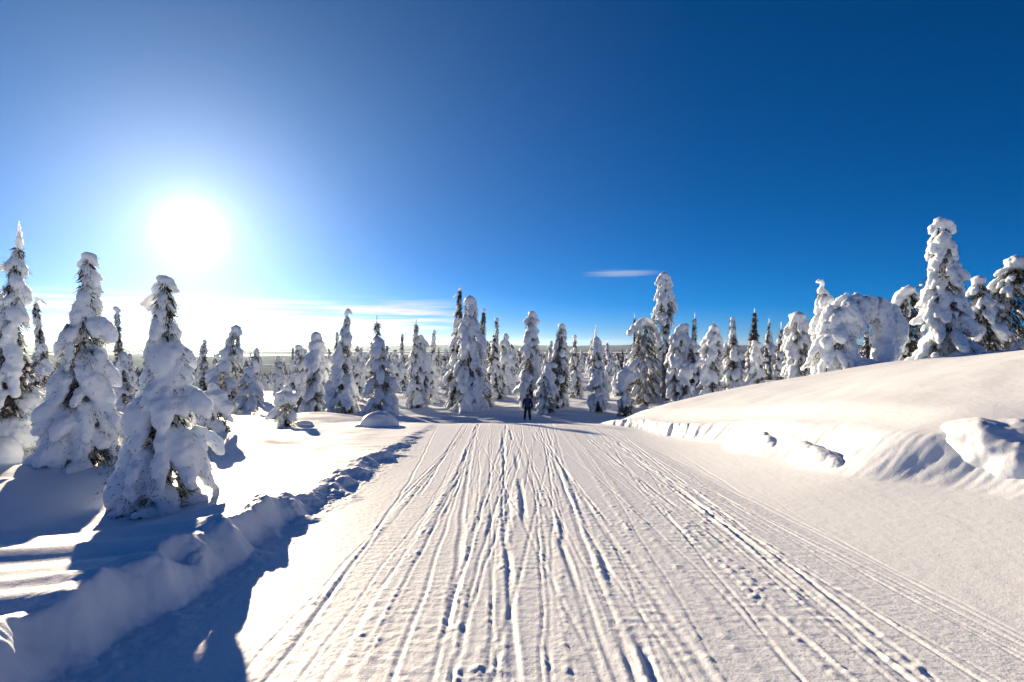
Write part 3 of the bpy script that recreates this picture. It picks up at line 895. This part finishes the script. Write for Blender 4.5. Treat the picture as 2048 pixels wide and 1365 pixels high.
# ------------------------------------------------------------------ the skier's figure
def skin_body(name, joints, edges, radii, mat, root=0, sub=1):
    me = bpy.data.meshes.new(name)
    me.from_pydata(joints, edges, [])
    ob = bpy.data.objects.new('tmp', me); COL.objects.link(ob)
    md = ob.modifiers.new('skin', 'SKIN'); md.use_smooth_shade = True
    for i, rr_ in enumerate(radii):
        me.skin_vertices[0].data[i].radius = rr_ if isinstance(rr_, tuple) else (rr_, rr_)
    me.skin_vertices[0].data[root].use_root = True
    md = ob.modifiers.new('sub', 'SUBSURF'); md.levels = sub; md.render_levels = sub
    dg = bpy.context.evaluated_depsgraph_get()
    out = bpy.data.meshes.new_from_object(ob.evaluated_get(dg)); out.name = name
    bpy.data.objects.remove(ob); bpy.data.meshes.remove(me)
    out.materials.clear(); out.materials.append(mat)
    return out

def cloth(name, col, rough=.75):
    m, nt, b, out = new_mat(name)
    n = noise_node(nt, 9, 3)
    c = ramp(nt, n.outputs[0], [(.35, tuple(v * .75 for v in col)), (.65, col)])
    nt.links.new(c.outputs[0], b.inputs['Base Color'])
    b.inputs['Roughness'].default_value = rough
    bp = N(nt.nodes, 'ShaderNodeBump', inp={'Strength': .4, 'Distance': .02})
    nt.links.new(n.outputs[0], bp.inputs['Height']); nt.links.new(bp.outputs[0], b.inputs['Normal'])
    return m
skin_m = cloth('skin', (.45, .28, .21), .5)
jacket_m = cloth('navy_jacket', (.012, .018, .045))
trouser_m = cloth('black_trousers', (.010, .010, .012))
pack_m = cloth('blue_pack', (.012, .035, .14))
strap_m = cloth('black_webbing', (.008, .008, .010))
boot_m = cloth('black_boots', (.012, .012, .013), .5)
helm_m = cloth('dark_blue_helmet', (.014, .028, .085), .35)

sx, sy = 1.04, 38.6
sk = bpy.data.objects.new('person', None); COL.objects.link(sk)
sk.location = (sx, sy, ground_z(sx, sy) - .01)
sk.rotation_euler = (0, 0, R(-6))
sk['label'] = 'person in dark jacket with blue backpack seen from behind on the trail'
sk['category'] = 'person'
J = [(0, 0, .95), (0, .0, 1.12), (0, .01, 1.32), (0, .0, 1.46), (0, .02, 1.53), (0, .03, 1.66),        # 0 pelvis .. 5 head
     (-.19, 0, 1.43), (-.27, .01, 1.16), (-.29, .09, .93), (.19, 0, 1.43), (.27, .01, 1.16), (.29, .09, .93),
     (-.10, 0, .90), (-.14, .03, .50), (-.17, -.02, .10), (-.18, .12, .05),
     (.10, 0, .90), (.14, .03, .50), (.17, -.02, .10), (.18, .12, .05)]
E = [(0, 1), (1, 2), (2, 3), (3, 4), (4, 5), (3, 6), (6, 7), (7, 8), (3, 9), (9, 10), (10, 11), (0, 12), (12, 13), (13, 14), (14, 15), (0, 16), (16, 17), (17, 18), (18, 19)]
rad = [(.15, .11), (.14, .10), (.16, .11), (.11, .08), .055, .095, .065, .05, .035, .065, .05, .035, .095, .065, .045, .04, .095, .065, .045, .04]
link('body', skin_body('body', J, E, rad, skin_m, 0, 2), sk)
JJ = [(0, 0, .84), (0, 0, 1.10), (0, .01, 1.32), (0, 0, 1.47), (-.20, 0, 1.43), (-.285, .01, 1.16), (-.30, .085, .96), (.20, 0, 1.43), (.285, .01, 1.16), (.30, .085, .96), (0, .01, 1.54)]
jk = link('jacket', skin_body('jacket', JJ, [(0, 1), (1, 2), (2, 3), (3, 4), (4, 5), (5, 6), (3, 7), (7, 8), (8, 9), (3, 10)],
     [(.215, .155), (.20, .145), (.215, .15), (.13, .11), .095, .082, .062, .095, .082, .062, .075], jacket_m, 1, 2), sk)
TJ = [(0, 0, .93), (-.105, 0, .86), (-.145, .03, .50), (-.175, -.01, .14), (.105, 0, .86), (.145, .03, .50), (.175, -.01, .14)]
link('trousers', skin_body('trousers', TJ, [(0, 1), (1, 2), (2, 3), (0, 4), (4, 5), (5, 6)], [(.17, .13), .125, .10, .095, .125, .10, .095], trouser_m, 0, 2), sk)
def ell(name, c, r, mat, parent, lv=2):
    v, f = ICO[lv]
    return link(name, mesh_np(name, v * np.array(r) + np.array(c), f, mat), parent)
hm = Blobs(2); hm.add((0, .02, 1.70), (.145, .118, .115), (0, 1, .1)); hm.add((0, -.02, 1.64), (.11, .115, .10))
link('helmet', hm.fused('helmet', .018, .0, .0, 3, helm_m), sk)
pk = Blobs(2)
for zz in (1.06, 1.18, 1.30, 1.38):
    pk.add((0, -.20, zz), (.155, .085, .09)); pk.add((-.06, -.21, zz), (.11, .085, .09)); pk.add((.06, -.21, zz), (.11, .085, .09))
pack = link('backpack', pk.fused('backpack', .018, .006, .0, 3, pack_m), sk)
for s_ in (-1, 1):
    v, f = tube([(s_ * .12, -.17, 1.42), (s_ * .14, -.05, 1.55), (s_ * .14, .12, 1.46), (s_ * .15, .15, 1.25), (s_ * .15, .05, 1.08), (s_ * .13, -.14, 1.05)], [.022] * 6, 6)
    link('strap', mesh_np('strap', v, f, strap_m), pack)
    bt = Blobs(2); bt.add((s_ * .18, .05, .06), (.15, .062, .06), (0, 1, 0)); bt.add((s_ * .175, -.01, .15), (.13, .07, .07), (0, 0, 1))
    link('boot', bt.fused('boot', .016, 0, 0, 3, boot_m), sk)
    gl = Blobs(1); px0, py0, pz0 = s_ * .30, .10, .88
    gl.add((px0, py0, pz0), (.055, .045, .03), (0, .2, -1))
    for k, (fl, off) in enumerate(((.05, -.03), (.062, -.01), (.058, .012), (.045, .032))):
        for q in range(3):
            gl.add((px0 - s_ * .012 * q, py0 + off + .006 * q, pz0 - .05 - fl * .42 * q), (.020, .012, .012), (-s_ * .25 * q, .1, -1))
    for q in range(3):
        gl.add((px0 - s_ * (.02 + .012 * q), py0 + .035 + .010 * q, pz0 - .005 - .02 * q), (.020, .013, .013), (-s_ * .5, .5, -.8))
    link('glove', gl.fused('glove', .007, 0, 0, 1, strap_m), sk)

# ------------------------------------------------------------------ the wood behind
protos = []
for k, (h, w, prof, cov, lob, tp_) in enumerate(((6.0, 1.6, 'column', .85, .26, 'ball'), (6.5, 1.5, 'spire', .7, .24, 'spike'), (5.2, 1.7, 'cone', .85, .27, 'hat'),
                                              (6.8, 1.4, 'spire', .35, .22, 'spike'), (4.6, 1.8, 'bulge', .8, .28, 'ball'), (5.8, 1.5, 'cone', .6, .24, 'hook'),
                                              (3.6, 1.5, 'broad', .9, .28, 'ball'), (6.2, 1.2, 'column', .65, .22, 'spike'))):
    protos.append((h, tree_meshes(h, w, 300 + k, profile=prof, cover=cov, lobe=lob, top=tp_, voxel=.085, needles=.8, blade=1.6)))
wr = random.Random(11)
spots = []
tries = 0
while len(spots) < 285 and tries < 20000:
    tries += 1
    d = 53 + 240 * wr.random() ** 2.0
    b = wr.uniform(-.86, .80)
    x, y = b * d, d
    if -3.5 < x < 7 and y < 52:
        continue
    if b > .62 and y < 60 and wr.random() < .6:
        continue
    # open glades along the sight line of the trail
    if abs(x - .02 * y - 1) < 2.2 and y < 75:
        continue
    if any((x - p[0]) ** 2 + (y - p[1]) ** 2 < (2.1 + .011 * y) ** 2 for p in spots):
        continue
    if any((x - t_[0]) ** 2 + (y - t_[1]) ** 2 < 4.0 for t_ in TREES):
        continue
    spots.append((x, y))
looks = ('snowy column spruce', 'slim frosted spruce', 'snow-caked spruce', 'dark thin spruce', 'rounded snowy tree', 'hook-topped spruce', 'low snowy bush', 'narrow grey spruce')
heroes = [(t_[0] / t_[1], NICK[i]) for i, t_ in enumerate(TREES)] + [(.60, 'the great bowed tree')]
seen = {}
rank = ('nearest', 'second', 'third', 'fourth', 'fifth', 'sixth', 'seventh', 'eighth', 'ninth', 'tenth')
for (x, y) in sorted(spots, key=lambda p: p[1]):
    k = wr.choices(range(8), (5, 4, 4, 3, 3, 3, 2, 3))[0]
    s_ = wr.uniform(.62, 1.12)
    who = min(heroes, key=lambda e: abs(e[0] - x / y))[1]
    c = seen.get((k, who), 0); seen[(k, who)] = c + 1
    label = '%s %s in the wood behind %s' % (rank[min(c, 9)], looks[k], who)
    plant('snowy_spruce', protos[k][1], x, y, label, 'trees of the wood behind the trail', rot=wr.uniform(0, 6.28), scale=(s_ * wr.uniform(.85, 1.15), s_ * wr.uniform(.85, 1.15), s_), sink=.12)

# the rest of the wood behind them, a mass of rimed trees
mr_ = np.random.RandomState(77)
low = []
for k, (h, w, prof, cov, lob, tp_) in enumerate(((6.0, 1.5, 'column', .8, .34, 'ball'), (6.4, 1.4, 'spire', .7, .32, 'spike'), (5.0, 1.6, 'cone', .85, .34, 'ball'), (5.6, 1.3, 'spire', .5, .32, 'spike'))):
    t_, c_, s_ = tree_meshes(h, w, 600 + k, profile=prof, cover=cov, lobe=lob, top=tp_, voxel=.17, needles=.10, blade=4.0, nlen=1.3)
    for me in (s_, c_):
        me.calc_loop_triangles()
        vv = np.zeros(len(me.vertices) * 3); me.vertices.foreach_get('co', vv)
        tt = np.zeros(len(me.loop_triangles) * 3, np.int32); me.loop_triangles.foreach_get('vertices', tt)
        low.append((k, vv.reshape(-1, 3), tt.reshape(-1, 3)))
pl = []
while len(pl) < 760:
    d = 85 + 260 * mr_.uniform() ** 1.2; b = mr_.uniform(-.92, .9) if mr_.uniform() < .6 else mr_.uniform(-.75, .1)
    pl.append((b * d, d))
pz = base_height(np.array([p[0] for p in pl]), np.array([p[1] for p in pl]))
for which, nm, mat, lab in ((0, 'forest_snow', MAT['clump'], 'snow on the mass of trees of the farther wood'), (1, 'forest_foliage', MAT['needle'], 'dark foliage of the mass of trees of the farther wood')):
    rr2 = np.random.RandomState(78)
    VV, FF, off = [], [], 0
    for i, (x, y) in enumerate(pl):
        k = rr2.randint(4); a_ = rr2.uniform(0, 6.28); sc = rr2.uniform(.55, 1.1); sw = rr2.uniform(.8, 1.2)
        _, v_, f_ = low[k * 2 + which]
        ca, sa = math.cos(a_) * sc * sw, math.sin(a_) * sc * sw
        VV.append(np.stack([v_[:, 0] * ca - v_[:, 1] * sa + x, v_[:, 0] * sa + v_[:, 1] * ca + y, v_[:, 2] * sc + pz[i] - .1], -1))
        FF.append(f_ + off); off += len(v_)
    if which == 0:
        mass = link('farther_wood', mesh_np(nm, np.concatenate(VV), np.concatenate(FF), mat), label='mass of rimed trees filling the farther wood', cat='forest', kind='stuff')
    else:
        link('foliage', mesh_np(nm, np.concatenate(VV), np.concatenate(FF), mat, False), mass, kind='stuff')

# the wood farther off: too many and too small to tell apart
fr = np.random.RandomState(5)
n = 14000
d = 190 + 2100 * fr.uniform(size=n) ** 1.9
b = fr.uniform(-.95, .95, n)
X_, Y_ = b * d, d
keepm = pnoise(X_ * .006, Y_ * .006, 400) > -.28
X_, Y_ = X_[keepm], Y_[keepm]
Z_ = base_height(X_, Y_) - .3
n = len(X_)
Hh = fr.uniform(3.5, 8.5, n); Rr = Hh * fr.uniform(.11, .17, n)
vv, ff = [], []
lv_t = np.array([0, .18, .38, .46, .68, .76, 1.0]); lv_r = np.array([.55, 1.0, .55, .80, .40, .52, .02])
ns = 5
ang = np.linspace(0, 2 * np.pi, ns, endpoint=False)
jr = 1 + fr.uniform(-.28, .28, (n, len(lv_t), ns))
rad_ = Rr[:, None, None] * lv_r[None, :, None] * jr
px_ = X_[:, None, None] + rad_ * np.cos(ang) ; py_ = Y_[:, None, None] + rad_ * np.sin(ang)
pz_ = Z_[:, None, None] + (Hh[:, None] * lv_t)[:, :, None] + 0 * rad_
V2 = np.stack([px_, py_, pz_], -1).reshape(-1, 3)
L_ = len(lv_t)
one = np.array([[i * ns + k, i * ns + (k + 1) % ns, (i + 1) * ns + (k + 1) % ns, (i + 1) * ns + k] for i in range(L_ - 1) for k in range(ns)])
F2 = (np.arange(n)[:, None, None] * (L_ * ns) + one[None]).reshape(-1, 4)
m_, nt_, b_, o_ = new_mat('far_frosted_trees')
g_ = N(nt_.nodes, 'ShaderNodeNewGeometry')
n_ = N(nt_.nodes, 'ShaderNodeTexNoise', inp={'Scale': 1.1, 'Detail': 3.0, 'Roughness': .6})
nt_.links.new(g_.outputs['Position'], n_.inputs['Vector'])
c_ = ramp(nt_, n_.outputs[0], [(.42, (.05, .05, .045)), (.5, (.22, .22, .22)), (.58, (.72, .76, .81))])
nt_.links.new(c_.outputs[0], b_.inputs['Base Color'])
b_.inputs['Roughness'].default_value = .9
link('distant_forest', mesh_np('distant_forest', V2, F2, m_, True), label='mass of frosted trees on the falling land', cat='forest', kind='stuff')

# ------------------------------------------------------------------ the winter air
v = [(x, y, z) for x in (-27500, 27500) for y in (-3500, 31500) for z in (-125, 170)]
hz = mesh_np('haze', v, [(0, 1, 3, 2), (4, 6, 7, 5), (0, 4, 5, 1), (2, 3, 7, 6), (0, 2, 6, 4), (1, 5, 7, 3)], None, False)
hm_ = bpy.data.materials.new('thin_haze'); hm_.use_nodes = True
hn = hm_.node_tree.nodes; hn.clear()
ho = N(hn, 'ShaderNodeOutputMaterial')
hv_ = N(hn, 'ShaderNodeVolumePrincipled', inp={'Color': (.62, .82, 1.0, 1), 'Density': 1.5e-5, 'Anisotropy': .65})
hm_.node_tree.links.new(hv_.outputs[0], ho.inputs['Volume'])
hz.materials.append(hm_)
link('haze', hz, label='thin pale winter haze over the far plain', cat='haze', kind='stuff')
